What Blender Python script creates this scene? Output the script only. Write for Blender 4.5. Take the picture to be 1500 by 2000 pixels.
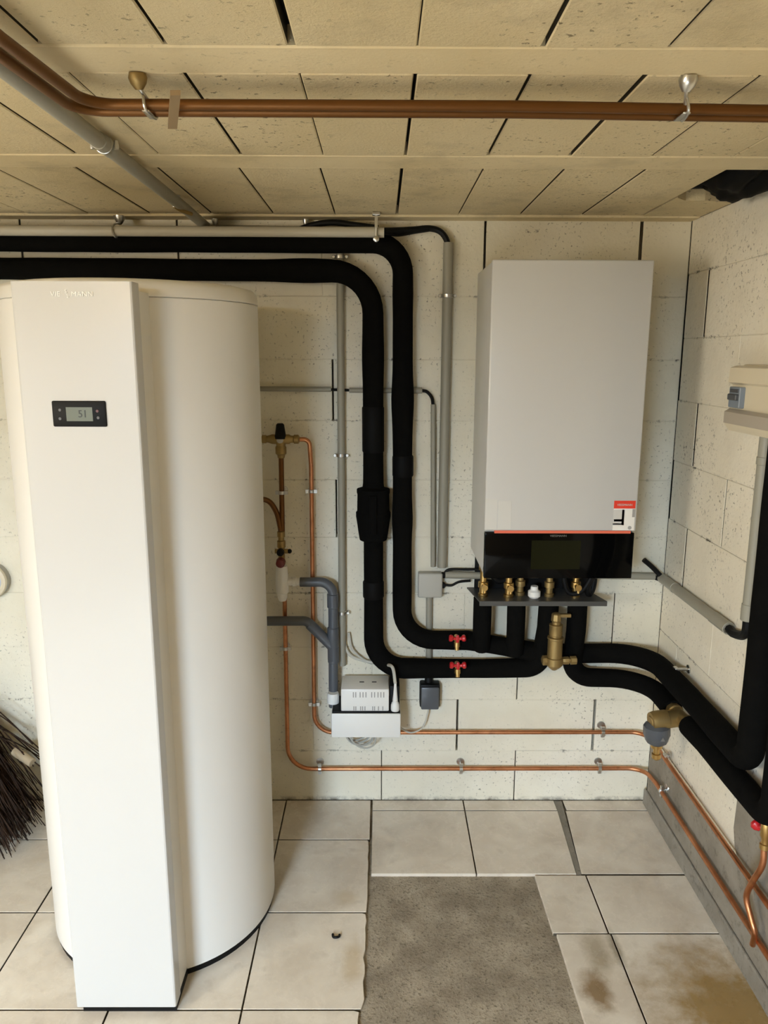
import bpy, bmesh, math, random
from mathutils import Vector, Matrix
random.seed(11)
PI = math.pi
scene = bpy.context.scene
for o in list(bpy.data.objects):
    bpy.data.objects.remove(o)
COL = scene.collection

# ---------------------------------------------------------------- camera
def make_camera():
    p, yw, r = .2027, -.0041, .0029
    f = Vector((0, math.cos(p), -math.sin(p))); u = Vector((0, math.sin(p), math.cos(p))); x = Vector((1, 0, 0))
    Zr = Matrix.Rotation(yw, 3, 'Z')
    f, u, x = Zr @ f, Zr @ u, Zr @ x
    x2 = math.cos(r) * x + math.sin(r) * u
    u2 = -math.sin(r) * x + math.cos(r) * u
    cd = bpy.data.cameras.new('camera'); cam = bpy.data.objects.new('camera', cd); COL.objects.link(cam)
    m = Matrix((x2, u2, -f)).transposed().to_4x4(); m.translation = Vector((0, -2.5512, 1.6131))
    cam.matrix_world = m
    cd.sensor_fit = 'VERTICAL'; cd.sensor_height = 36.0; cd.lens = 36.0 * 1489.25 / 2000.0
    cd.clip_start = .02; cd.clip_end = 60
    scene.camera = cam
make_camera()

# ---------------------------------------------------------------- world, lights, exposure
w = bpy.data.worlds.new('sky'); scene.world = w; w.use_nodes = True
w.node_tree.nodes['Background'].inputs[0].default_value = (.75, .87, 1, 1)
w.node_tree.nodes['Background'].inputs[1].default_value = .6
scene.view_settings.view_transform = 'Standard'
scene.view_settings.look = 'None'
scene.view_settings.gamma = 1.0
scene.view_settings.use_curve_mapping = False
scene.view_settings.exposure = -.22

def area_light(name, loc, target, sx, sy, power, col):
    l = bpy.data.lights.new(name, 'AREA'); l.shape = 'RECTANGLE'; l.size = sx; l.size_y = sy
    l.energy = power; l.color = col
    o = bpy.data.objects.new(name, l); COL.objects.link(o); o.location = loc
    d = Vector(target) - Vector(loc); o.rotation_euler = d.to_track_quat('-Z', 'Y').to_euler()
# daylight coming in through the open doorway behind the camera
# (the bright sky stands outside; the lintel lets its light reach mostly the floor and the lower walls)
area_light('doorway_daylight', (-1.7, -7.2, 3.5), (-1.7, 0, 3.5), 5.0, 3.0, 7900, (.64, .81, 1.0))
# fill lamp at an unseen, added left-wall window, to brighten the right wall
area_light('right_wall_fill', (-2.47, -3.0, 1.45), (0, -3.0, 1.45), .8, .6, 68, (1.0, .92, .76))
# the bare bulb on the ceiling just above and before the camera
bl = bpy.data.lights.new('ceiling_bulb', 'POINT'); bl.energy = 13; bl.color = (1.0, .64, .17); bl.shadow_soft_size = .045
bo = bpy.data.objects.new('ceiling_bulb', bl); COL.objects.link(bo); bo.location = (-.9, -2.40, 1.93)

# ---------------------------------------------------------------- materials
def mat(name, color, rough=.5, metal=0.0, coat=0.0, spec=.5):
    m = bpy.data.materials.new(name); m.use_nodes = True
    b = m.node_tree.nodes['Principled BSDF']
    b.inputs['Base Color'].default_value = (*color, 1); b.inputs['Roughness'].default_value = rough
    b.inputs['Metallic'].default_value = metal; b.inputs['Coat Weight'].default_value = coat
    b.inputs['Specular IOR Level'].default_value = spec
    return m

class NT:
    """small helper for node graphs"""
    def __init__(s, m):
        s.m = m; s.t = m.node_tree; s.b = s.t.nodes['Principled BSDF']
        s.pos = s.t.nodes.new('ShaderNodeNewGeometry').outputs['Position']
    def n(s, kind, **kw):
        nd = s.t.nodes.new(kind)
        for k, v in kw.items(): setattr(nd, k, v)
        return nd
    def link(s, a, b): s.t.links.new(a, b)
    def noise(s, scale, detail=4, rough=.55, vec=None, dist=0):
        nd = s.n('ShaderNodeTexNoise'); nd.inputs['Scale'].default_value = scale; nd.inputs['Detail'].default_value = detail
        nd.inputs['Roughness'].default_value = rough; nd.inputs['Distortion'].default_value = dist
        s.link(vec or s.pos, nd.inputs['Vector']); return nd.outputs['Fac']
    def scaled(s, v):
        nd = s.n('ShaderNodeVectorMath', operation='MULTIPLY'); s.link(s.pos, nd.inputs[0]); nd.inputs[1].default_value = v
        return nd.outputs[0]
    def math(s, op, a, b=None, clamp=False):
        nd = s.n('ShaderNodeMath', operation=op, use_clamp=clamp)
        for i, v in enumerate((a, b)):
            if v is None: continue
            if isinstance(v, (int, float)): nd.inputs[i].default_value = v
            else: s.link(v, nd.inputs[i])
        return nd.outputs[0]
    def ramp(s, fac, a, b, ca=(0, 0, 0), cb=(1, 1, 1)):
        nd = s.n('ShaderNodeValToRGB'); e = nd.color_ramp.elements
        e[0].position = a; e[1].position = b; e[0].color = (*ca, 1); e[1].color = (*cb, 1)
        s.link(fac, nd.inputs[0]); return nd.outputs[0]
    def step(s, fac, a, b):
        nd = s.n('ShaderNodeMapRange', clamp=True); nd.inputs[1].default_value = a; nd.inputs[2].default_value = b
        s.link(fac, nd.inputs[0]); return nd.outputs[0]
    def mix(s, fac, a, b):
        nd = s.n('ShaderNodeMix', data_type='RGBA')
        if isinstance(fac, (int, float)): nd.inputs[0].default_value = fac
        else: s.link(fac, nd.inputs[0])
        for i, v in ((6, a), (7, b)):
            if isinstance(v, tuple): nd.inputs[i].default_value = (*v, 1)
            else: s.link(v, nd.inputs[i])
        return nd.outputs[2]
    def sep(s):
        nd = s.n('ShaderNodeSeparateXYZ'); s.link(s.pos, nd.inputs[0]); return nd.outputs
    def bump(s, h, strength=.3, dist=.01):
        nd = s.n('ShaderNodeBump'); nd.inputs['Strength'].default_value = strength; nd.inputs['Distance'].default_value = dist
        s.link(h, nd.inputs['Height']); s.link(nd.outputs[0], s.b.inputs['Normal'])
    def color(s, c): s.link(c, s.b.inputs['Base Color'])

def painted_block(name, axis_off, base, base2, pit, pit_amount, grime):
    """whitewashed concrete block: brushed paint, open pores, dirt caught along the bed joints"""
    m = mat(name, base, .75, spec=.25); g = NT(m)
    big = g.noise(2.3, 3); mid = g.noise(11, 5)
    c = g.mix(g.step(big, .35, .68), base, base2)
    c = g.mix(g.math('MULTIPLY', g.step(mid, .45, .75), .35), c, tuple(v * .86 for v in base))
    pores = g.noise(105, 3, .6); clump = g.noise(4.5, 4, .6)
    f = g.math('MULTIPLY', g.step(pores, .605, .68), g.step(clump, .40, .62))
    c = g.mix(g.math('MULTIPLY', f, pit_amount), c, pit)
    z = g.sep()[2]
    fr = g.math('FRACT', g.math('DIVIDE', g.math('ADD', z, 20 + axis_off + .1), .2))
    dist = g.math('MULTIPLY', g.math('ABSOLUTE', g.math('SUBTRACT', fr, .5)), .2)
    near = g.math('SUBTRACT', 1.0, g.step(dist, .001, .007))
    chip = g.math('MULTIPLY', near, g.step(g.noise(38, 4, .7), .53, .60))
    chip = g.math('MULTIPLY', chip, g.step(g.noise(5.5, 2), .47, .60))
    c = g.mix(g.math('MULTIPLY', chip, grime), c, (.055, .048, .036))
    # damp dirt just above the floor
    low = g.math('SUBTRACT', 1.0, g.step(z, .003, .020))
    c = g.mix(g.math('MULTIPLY', low, g.math('MULTIPLY', g.step(g.noise(14, 5, .7), .42, .62), .8)), c, (.07, .055, .04))
    g.color(c)
    h = g.math('ADD', g.math('MULTIPLY', g.noise(60, 5, .6), .6), g.math('MULTIPLY', g.noise(18, 4), .6))
    h = g.math('SUBTRACT', h, g.math('MULTIPLY', f, .5))
    g.bump(h, .45, .006)
    return m

M = {}
M['wall'] = painted_block('whitewashed_block', 0.0, (.73, .68, .54), (.81, .775, .66), (.10, .09, .07), .75, .9)
M['wall_r'] = painted_block('whitewashed_block_side', .13, (.78, .72, .585), (.84, .79, .67), (.12, .10, .075), .8, .9)
M['plain_wall'] = mat('distant_painted_wall', (.28, .205, .11), .9)
M['raw'] = mat('raw_concrete_joint', (.075, .062, .042), .95, spec=.1)
M['gap'] = mat('open_joint', (.02, .018, .014), 1.0)

def ceiling_mat(name, grain, pits):
    m = mat(name, (.60, .51, .35), .8, spec=.2); g = NT(m)
    c = g.mix(g.step(g.noise(3, 4), .35, .7), (.68, .56, .335), (.76, .64, .41))
    pores = g.noise(75, 4, .65)
    f = g.math('MULTIPLY', g.step(pores, .61, .67), g.step(g.noise(3.2, 3), .42, .6))
    c = g.mix(g.math('MULTIPLY', f, pits), c, (.12, .09, .05))
    st = g.math('MULTIPLY', g.step(g.noise(5, 6, .68), .52, .70), .5)
    c = g.mix(st, c, (.40, .33, .21))
    g.color(c)
    g.bump(g.math('ADD', g.noise(150, 6, .72), g.math('MULTIPLY', g.noise(25, 3), .2)), grain, .008)
    return m
M['ceil'] = ceiling_mat('rough_ceiling_block', .5, .85)
M['beam'] = ceiling_mat('smooth_ceiling_beam', .18, .25)

def tile_mat():
    m = mat('beige_floor_tile', (.5, .46, .39), .38, spec=.4); g = NT(m)
    a = g.noise(5.5, 6, .6, dist=.4); b = g.noise(22, 5, .6)
    c = g.mix(g.step(a, .36, .66), (.60, .53, .435), (.74, .68, .58))
    c = g.mix(g.math('MULTIPLY', g.step(b, .5, .72), .35), c, (.40, .345, .27))
    x, y, z = g.sep()
    def blob(cx, cy, rx, ry, col, amt, c):
        dx = g.math('DIVIDE', g.math('SUBTRACT', x, cx), rx); dy = g.math('DIVIDE', g.math('SUBTRACT', y, cy), ry)
        d = g.math('SQRT', g.math('ADD', g.math('MULTIPLY', dx, dx), g.math('MULTIPLY', dy, dy)))
        d = g.math('ADD', d, g.math('MULTIPLY', g.math('SUBTRACT', g.noise(17, 4, .65), .5), 1.1))
        return g.mix(g.math('MULTIPLY', g.math('SUBTRACT', 1.0, g.step(d, .35, 1.0)), amt), c, col)
    c = blob(.562, -.87, .05, .085, (.20, .115, .035), .85, c)     # rusty water stain
    c = blob(.60, -.74, .05, .10, (.24, .18, .09), .55, c)
    c = blob(.655, -.72, .02, .09, (.16, .12, .06), .6, c)
    c = blob(-.075, -.77, .035, .10, (.42, .30, .14), .45, c)
    c = blob(-.10, -.52, .05, .05, (.42, .32, .18), .4, c)
    c = blob(.90, -.95, .26, .30, (.29, .185, .06), .95, c)
    g.color(c); g.link(g.step(b, .2, 1.4), g.b.inputs['Roughness'])
    g.bump(g.math('ADD', b, g.math('MULTIPLY', a, .5)), .06, .004)
    return m
M['tile'] = tile_mat()
def speckle(name, a, b, c3, s1, s2, bump, rough=.9):
    m = mat(name, a, rough, spec=.2); g = NT(m)
    c = g.mix(g.step(g.noise(s1, 5, .65), .38, .66), a, b)
    c = g.mix(g.math('MULTIPLY', g.step(g.noise(s2, 4, .7), .54, .68), .8), c, c3)
    g.color(c); g.bump(g.noise(s2, 5, .7), bump, .01); return m
M['concrete'] = speckle('bare_screed', (.25, .21, .155), (.41, .355, .27), (.095, .078, .054), 9, 130, .45)
M['render'] = speckle('grey_cement_render', (.23, .205, .165), (.31, .28, .23), (.16, .14, .11), 6, 30, .3)
M['plinth'] = speckle('grey_plinth', (.23, .21, .175), (.30, .275, .235), (.15, .135, .11), 9, 40, .15, .6)
M['grout'] = mat('dirty_grout', (.085, .072, .052), .95, spec=.1)
M['strip'] = speckle('mortar_strip', (.22, .20, .165), (.27, .25, .21), (.15, .135, .11), 12, 60, .3)

def foam():
    m = mat('black_foam_insulation', (.006, .006, .006), .95, spec=.05); g = NT(m)
    g.color(g.mix(g.noise(30, 4), (.0030, .0030, .0028), (.0060, .0058, .0052)))
    g.bump(g.noise(90, 4), .25, .004); return m
M['foam'] = foam()
M['tape'] = mat('black_tape', (.0045, .0045, .0045), .6, spec=.08)
def copper():
    m = mat('copper', (.62, .28, .13), .38, 1.0); g = NT(m)
    c = g.mix(g.step(g.noise(9, 5, .6), .35, .7), (.46, .185, .08), (.72, .34, .17))
    c = g.mix(g.math('MULTIPLY', g.step(g.noise(40, 4), .55, .75), .5), c, (.24, .10, .05)); g.color(c)
    g.link(g.step(g.noise(25, 3), -.3, 1.5), g.b.inputs['Roughness']); return m
M['copper'] = copper()
M['old_copper'] = mat('tarnished_copper', (.15, .062, .014), .42, .65)
M['brass'] = mat('brass', (.62, .42, .16), .36, 1.0)
M['dull_brass'] = mat('dull_brass', (.36, .255, .105), .5, .85)
M['steel'] = mat('zinc_plated_steel', (.62, .62, .60), .32, 1.0)
M['dark_steel'] = mat('dull_steel_sheet', (.10, .10, .095), .45, .5)
M['conduit'] = mat('grey_conduit_plastic', (.30, .285, .23), .45)
M['beige_conduit'] = mat('beige_trunking_plastic', (.46, .43, .35), .45)
M['pvc'] = mat('dark_grey_pvc', (.085, .093, .105), .35)
M['box_grey'] = mat('grey_box_plastic', (.44, .43, .38), .5)
M['lacquer'] = mat('white_lacquered_steel', (.535, .53, .51), .32, coat=.15)
M['lacquer_tank'] = mat('white_tank_jacket', (.77, .75, .70), .38)
M['white_plastic'] = mat('white_plastic', (.80, .79, .75), .35)
M['off_white'] = mat('cream_plastic', (.70, .62, .46), .4)
M['grey_cover'] = mat('smoked_cover', (.42, .37, .30), .3)
M['black'] = mat('black_plastic', (.006, .006, .006), .5, spec=.15)
M['gloss_black'] = mat('black_glass', (.002, .002, .002), .07, spec=.12)
M['screen_off'] = mat('unlit_screen', (.008, .009, .003), .12, spec=.15)
M['lcd'] = mat('grey_lcd', (.16, .18, .15), .25)
M['lcd_ink'] = mat('lcd_digits', (.03, .035, .03), .4)
M['button'] = mat('grey_button_print', (.10, .10, .10), .4)
M['button_red'] = mat('reddish_button_print', (.13, .05, .05), .4)
M['red'] = mat('red_handle', (.50, .015, .02), .35)
M['dark_red'] = mat('dark_red_knob', (.13, .015, .012), .4)
M['orange_red'] = mat('orange_red_trim', (.72, .15, .085), .4)
M['label_red'] = mat('red_label_print', (.75, .045, .02), .45)
M['paper'] = mat('white_sticker', (.80, .78, .72), .55)
M['film'] = mat('pale_sticker', (.58, .57, .535), .45)
M['print_grey'] = mat('grey_print', (.33, .32, .30), .6)
M['print_dark'] = mat('dark_print', (.05, .05, .05), .6)
M['ink_white'] = mat('white_print', (.9, .9, .88), .45)
M['ink_grey'] = mat('grey_logo_print', (.16, .16, .155), .4)
M['breaker'] = mat('blue_grey_breaker', (.20, .235, .28), .4)
M['breaker_dark'] = mat('dark_breaker_slot', (.07, .075, .085), .4)
M['twig'] = speckle('brown_twig', (.014, .007, .004), (.034, .017, .009), (.007, .0035, .002), 12, 60, .3, .8)
M['pale_wood'] = mat('pale_cut_wood', (.40, .32, .21), .7)
M['bar_wood'] = mat('weathered_batten', (.24, .165, .085), .8)
M['cable'] = mat('pale_cable', (.52, .50, .43), .45)
M['glass_pale'] = mat('pale_frosted_dome', (.60, .66, .72), .25)

# ---------------------------------------------------------------- geometry helpers
def new(): return bmesh.new()

def box(bm, lo, hi, bev=0, seg=2):
    lo, hi = Vector(lo), Vector(hi)
    r = bmesh.ops.create_cube(bm, size=1)
    vs = r['verts']
    for v in vs:
        v.co = Vector([(lo[i] + hi[i]) / 2 + v.co[i] * (hi[i] - lo[i]) for i in range(3)])
    if bev:
        es = list({e for v in vs for e in v.link_edges})
        bmesh.ops.bevel(bm, geom=es, offset=bev, segments=seg, affect='EDGES', profile=.5)
    return vs

def prism(bm, poly, a, b, axis):
    """extrude a 2D polygon from a to b along axis (0,1,2); the polygon uses the two other axes in order"""
    def P(q, t):
        c = list(q); c.insert(axis, t); return Vector(c)
    v0 = [bm.verts.new(P(q, a)) for q in poly]; v1 = [bm.verts.new(P(q, b)) for q in poly]
    bm.faces.new(v0); bm.faces.new(v1[::-1]); n = len(poly)
    for i in range(n): bm.faces.new((v0[i], v1[i], v1[(i + 1) % n], v0[(i + 1) % n]))
    bmesh.ops.recalc_face_normals(bm, faces=bm.faces[:])

def frame_for(d):
    d = d.normalized(); a = Vector((0, 0, 1)) if abs(d.z) < .9 else Vector((1, 0, 0))
    u = d.cross(a).normalized(); return u, d.cross(u).normalized()

def lathe(bm, o, d, prof, seg=20):
    """solid of revolution round o + t*d; prof = [(t, r), ...]"""
    o, d = Vector(o), Vector(d).normalized(); u, v = frame_for(d); rings = []
    for t, r in prof:
        c = o + d * t
        rings.append([bm.verts.new(c + (u * math.cos(2 * PI * k / seg) + v * math.sin(2 * PI * k / seg)) * max(r, 1e-5)) for k in range(seg)])
    fs = []
    for a, b in zip(rings, rings[1:]):
        for k in range(seg): fs.append(bm.faces.new((a[k], a[(k + 1) % seg], b[(k + 1) % seg], b[k])))
    fs.append(bm.faces.new(rings[0][::-1])); fs.append(bm.faces.new(rings[-1]))
    bmesh.ops.recalc_face_normals(bm, faces=fs)

def cyl(bm, a, b, r, seg=16, bev=0):
    a, b = Vector(a), Vector(b); L = (b - a).length
    prof = [(0, r), (L, r)] if not bev else [(0, r - bev), (bev, r), (L - bev, r), (L, r - bev)]
    lathe(bm, a, b - a, prof, seg)

def fillet(pts, R):
    """round the corners of a polyline; R is one radius or one per interior point"""
    P = [Vector(p) for p in pts]; out = [P[0]]
    for i in range(1, len(P) - 1):
        r = R if isinstance(R, (int, float)) else R[i - 1]
        a, b, c = P[i - 1], P[i], P[i + 1]; d1 = (a - b).normalized(); d2 = (c - b).normalized()
        ang = d1.angle(d2)
        if r <= 0 or ang > PI - .02: out.append(b); continue
        t = min(r / math.tan(ang / 2), .49 * (a - b).length if i > 1 else .98 * (a - b).length, .49 * (c - b).length if i < len(P) - 2 else .98 * (c - b).length)
        r2 = t * math.tan(ang / 2); cen = b + (d1 + d2).normalized() * (r2 / math.sin(ang / 2))
        s, e = b + d1 * t - cen, b + d2 * t - cen; th = s.angle(e); n = max(3, int(th / .16))
        for k in range(n + 1):
            f = k / n; out.append(cen + (s * math.sin((1 - f) * th) + e * math.sin(f * th)) / math.sin(th))
    out.append(P[-1]); return out

def smooth_path(pts, n=8):
    """Catmull-Rom through the points"""
    P = [Vector(p) for p in pts]; P = [P[0] * 2 - P[1]] + P + [P[-1] * 2 - P[-2]]; out = []
    for i in range(1, len(P) - 2):
        for k in range(n):
            t = k / n; a, b, c, d = P[i - 1:i + 3]
            out.append(.5 * ((2 * b) + (c - a) * t + (2 * a - 5 * b + 4 * c - d) * t * t + (3 * b - a - 3 * c + d) * t ** 3))
    out.append(P[-2]); return out

def sweep(bm, path, r, seg=14, rf=None, maxstep=None):
    P = [Vector(p) for p in path]
    if maxstep:
        Q = [P[0]]
        for a, b in zip(P, P[1:]):
            n = max(1, math.ceil((b - a).length / maxstep))
            for k in range(1, n + 1): Q.append(a.lerp(b, k / n))
        P = Q
    ts = []
    for i in range(len(P)):
        a = P[max(i - 1, 0)]; b = P[min(i + 1, len(P) - 1)]; ts.append((b - a).normalized())
    u, v = frame_for(ts[0]); rings = []; s = 0
    for i, p in enumerate(P):
        if i:
            q = ts[i - 1].rotation_difference(ts[i]); u = q @ u; v = q @ v; s += (p - P[i - 1]).length
        rr = r * (rf(s) if rf else 1)
        rings.append([bm.verts.new(p + (u * math.cos(2 * PI * k / seg) + v * math.sin(2 * PI * k / seg)) * rr) for k in range(seg)])
    fs = []
    for a, b in zip(rings, rings[1:]):
        for k in range(seg): fs.append(bm.faces.new((a[k], b[k], b[(k + 1) % seg], a[(k + 1) % seg])))
    fs.append(bm.faces.new(rings[0])); fs.append(bm.faces.new(rings[-1][::-1]))
    bmesh.ops.recalc_face_normals(bm, faces=fs)
    return s

def torus(bm, c, d, R, r, seg=24, sub=8):
    c, d = Vector(c), Vector(d).normalized(); u, v = frame_for(d); rings = []
    for k in range(seg):
        a = 2 * PI * k / seg; e = u * math.cos(a) + v * math.sin(a)
        rings.append([bm.verts.new(c + e * (R + r * math.cos(2 * PI * j / sub)) + d * r * math.sin(2 * PI * j / sub)) for j in range(sub)])
    fs = []
    for k in range(seg):
        a, b = rings[k], rings[(k + 1) % seg]
        for j in range(sub): fs.append(bm.faces.new((a[j], b[j], b[(j + 1) % sub], a[(j + 1) % sub])))
    bmesh.ops.recalc_face_normals(bm, faces=fs)

def ball(bm, c, r, sz=(1, 1, 1), seg=16):
    res = bmesh.ops.create_uvsphere(bm, u_segments=seg, v_segments=max(6, seg // 2), radius=r)
    for v in res['verts']: v.co = Vector([v.co[i] * sz[i] for i in range(3)]) + Vector(c)

def obj(name, bm, m, parent=None, smooth=False, label=None, kind=None):
    me = bpy.data.meshes.new(name); bm.to_mesh(me); bm.free()
    xs = [v.co for v in me.vertices]
    lo = [min(c[i] for c in xs) for i in range(3)]; hi = [max(c[i] for c in xs) for i in range(3)]
    o3 = Vector(((lo[0] + hi[0]) / 2, (lo[1] + hi[1]) / 2, lo[2]))
    me.transform(Matrix.Translation(-o3))
    me.materials.append(M[m] if isinstance(m, str) else m)
    if smooth:
        for p in me.polygons: p.use_smooth = True
        if hasattr(me, 'set_sharp_from_angle'): me.set_sharp_from_angle(angle=math.radians(38))
    o = bpy.data.objects.new(name, me); COL.objects.link(o); o.location = o3
    if parent is not None: adopt(o, parent)
    if label: o['label'] = label
    if kind: o['kind'] = kind
    return o

WORLD = {}
def adopt(o, parent):
    # everything is authored in world space: cancel the parent's translation
    WORLD[o.name] = Vector(o.location)
    o.parent = parent
    o.matrix_parent_inverse = Matrix.Translation(-(WORLD.get(parent.name, Vector(parent.location))))
    if parent.parent is not None:
        o.matrix_parent_inverse = Matrix.Translation(-WORLD[parent.name])

def thing(name, label, cat, loc, group=None):
    o = bpy.data.objects.new(name, None); COL.objects.link(o); o.location = loc; o.empty_display_size = .05
    o['label'] = label; o['category'] = cat
    if group: o['group'] = group
    return o

def tag(o, label, cat, group=None):
    o['label'] = label; o['category'] = cat
    if group: o['group'] = group
    return o

def struct(o, label=None):
    o['kind'] = 'structure'
    if label: o['label'] = label
    return o

def piece(name, mesh, loc, parent, m=None):
    o = bpy.data.objects.new(name, mesh); COL.objects.link(o); o.location = loc; adopt(o, parent); return o

def text_mesh(body, size, extrude=.0006, bold=0.0):
    cu = bpy.data.curves.new('lettering', 'FONT'); cu.body = body; cu.size = size; cu.extrude = extrude; cu.offset = bold
    cu.align_x = 'CENTER'; cu.align_y = 'CENTER'; cu.resolution_u = 3
    t = bpy.data.objects.new('lettering', cu); COL.objects.link(t)
    dg = bpy.context.evaluated_depsgraph_get(); dg.update()
    me = bpy.data.meshes.new_from_object(t.evaluated_get(dg))
    bpy.data.objects.remove(t); bpy.data.curves.remove(cu)
    return me
def lettering(name, parts, m, parent, loc, sx=1.0):
    """parts = [(text, size, dx, dz)] standing upright, facing -Y, joined into one mesh"""
    bm = new()
    for body, size, dx, dz in parts:
        me = text_mesh(body, size)
        me.transform(Matrix.Translation((loc[0] + dx, loc[1], loc[2] + dz)) @ Matrix.Rotation(PI / 2, 4, 'X') @ Matrix.Diagonal((sx, 1, 1, 1)))
        bm.from_mesh(me); bpy.data.meshes.remove(me)
    return obj(name, bm, m, parent)

# ================================================================ SETTING
XR, H = .985, 2.035
XL, YF = -2.45, -4.6

# ---- back wall
bm = new(); box(bm, (XL - .1, .05, -.05), (XR + .15, .16, H + .25)); wall_back = struct(obj('wall_back', bm, 'gap'), 'whitewashed concrete block wall behind the heating unit')
MESH = {}
def block_mesh(key, w_, d_, h_, m, bev=.0014):
    k = (key, round(w_, 3), round(d_, 3), round(h_, 3))
    if k not in MESH:
        bm = new(); box(bm, (-w_ / 2, -d_ / 2, 0), (w_ / 2, d_ / 2, h_), bev, 1)
        me = bpy.data.meshes.new(key); bm.to_mesh(me); bm.free(); me.materials.append(M[m]); me.materials.append(M['raw'])
        if bev:                                   # only the painted side took the whitewash; inside the joints the block is bare
            ax = {'concrete_block': (1, -1), 'concrete_block_side': (0, -1), 'hollow_block': (2, -1)}[key]
            for p_ in me.polygons:
                if p_.normal[ax[0]] * ax[1] < .3: p_.material_index = 1
        MESH[k] = me
    return MESH[k]
# courses: (phase of the head joints, {joint x: gap in metres})
bold = {9: {.330: .007, .827: .010, -1.145: .006, -.648: .006}, 7: {-.160: .006}, 5: {-.152: .0055},
        3: {.819: .003}, 2: {.490: .004}, 1: {.278: .007, .774: .009}, 0: {.004: .003, .494: .003}}
phase = {9: .330, 8: .08, 7: -.160, 6: .09, 5: -.152, 4: .10, 3: .319, 2: .490, 1: .276, 0: -.002}
for c in range(11):
    z0 = .2 * c; z1 = min(z0 + .2, H)
    if c == 10: continue
    if c == 9: z1 = H
    js = []; x = phase[c] - .5 * 6
    while x < XR + .1:
        if XL < x < XR - .03: js.append(x)
        x += .496
    js = [XL] + js + [XR]
    def gap(x):
        for k, g in bold.get(c, {}).items():
            if abs(k - x) < .04: return g
        return .0012
    # mortar behind the blocks, interrupted where a head joint is open
    cuts = [XL] + [k for k in sorted(bold.get(c, {}))] + [XR]
    for a, b in zip(cuts, cuts[1:]):
        a2 = a + (0 if a == XL else gap(a) / 2); b2 = b - (0 if b == XR else gap(b) / 2)
        me = block_mesh('mortar_bed', b2 - a2, .05, z1 - z0, 'wall', 0)
        piece('mortar_bed', me, ((a2 + b2) / 2, .0265, z0), wall_back)
    for a, b in zip(js, js[1:]):
        # use the measured joint where there is one
        for k in bold.get(c, {}):
            if abs(k - a) < .04: a = k
            if abs(k - b) < .04: b = k
        a2, b2 = a + gap(a) / 2, b - gap(b) / 2
        t = random.uniform(-.0008, .0006)
        me = block_mesh('concrete_block', b2 - a2, .012, z1 - z0 - .0016, 'wall')
        piece('concrete_block', me, ((a2 + b2) / 2, .006 + t, z0 + .0008), wall_back)

# ---- right wall
YB = -1.66
bm = new(); box(bm, (XR + .05, YF, -.05), (XR + .18, .16, H + .25)); wall_right = struct(obj('wall_right', bm, 'gap'), 'whitewashed concrete block side wall')
bold_r = {6: {-.162: .010}, 8: {-.162: .010}, 4: {-.162: .009}, 5: {-.41: .006}}
for c in range(11):
    z0 = max(.0, .07 + .2 * (c - 1)) if c else 0.0; z1 = min(.07 + .2 * c, H)
    if z1 - z0 < .02: continue
    idx = c - 1
    ph = -.162 if idx % 2 == 0 else -.41
    js = [YB]
    y = ph - .5 * 3
    while y < -.02:
        if y > YB + .03: js.append(y)
        y += .5
    js.append(-.007 if c in (6, 8, 9) else -.001)
    br = bold_r.get(idx, {})
    gp = lambda y: next((g for k, g in br.items() if abs(k - y) < .04), .0012)
    ye = -.006 if c in (6, 8, 9) else .0
    cuts = [YB] + sorted(br) + [ye]
    for a, b in zip(cuts, cuts[1:]):
        a2 = a + (0 if a == YB else gp(a) / 2); b2 = b - (0 if b == ye else gp(b) / 2)
        piece('mortar_bed', block_mesh('mortar_bed_side', .05, b2 - a2, z1 - z0, 'wall_r', 0), (XR + .0275, (a2 + b2) / 2, z0), wall_right)
    for a, b in zip(js, js[1:]):
        a2, b2 = a + gp(a) / 2, b - gp(b) / 2
        piece('concrete_block', block_mesh('concrete_block_side', .012, b2 - a2, z1 - z0 - .0016, 'wall_r'), (XR + .006 + random.uniform(-.0005, .0008), (a2 + b2) / 2, z0 + .0008), wall_right)
bm = new(); box(bm, (XR, YF, 0), (XR + .06, YB, H)); obj('plain_stretch', bm, 'plain_wall', wall_right)
# bare cement band with its plinth along the foot of the right wall
bm = new(); prism(bm, [(XR + .001, 0.0), (XR - .010, 0.0), (XR - .010, .235), (XR - .007, .250), (XR + .001, .262)], YB, -.03, 1)
struct(obj('trim_1', bm, 'render'), 'bare grey cement band low on the side wall')
bm = new(); prism(bm, [(YB, .255), (-.70, .255), (-.672, .28), (-.655, .33), (-.66, .45), (-.7, .52), (YB, .52)], XR - .003, XR + .001, 0)
struct(obj('trim_2', bm, 'render'), 'unpainted grey patch on the side wall behind the black pipes')
bm = new(); box(bm, (XR - .020, YB, 0), (XR - .010, -.02, .062), .003, 1)
struct(obj('baseboard_right', bm, 'plinth'), 'grey plinth strip along the foot of the side wall')

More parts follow.
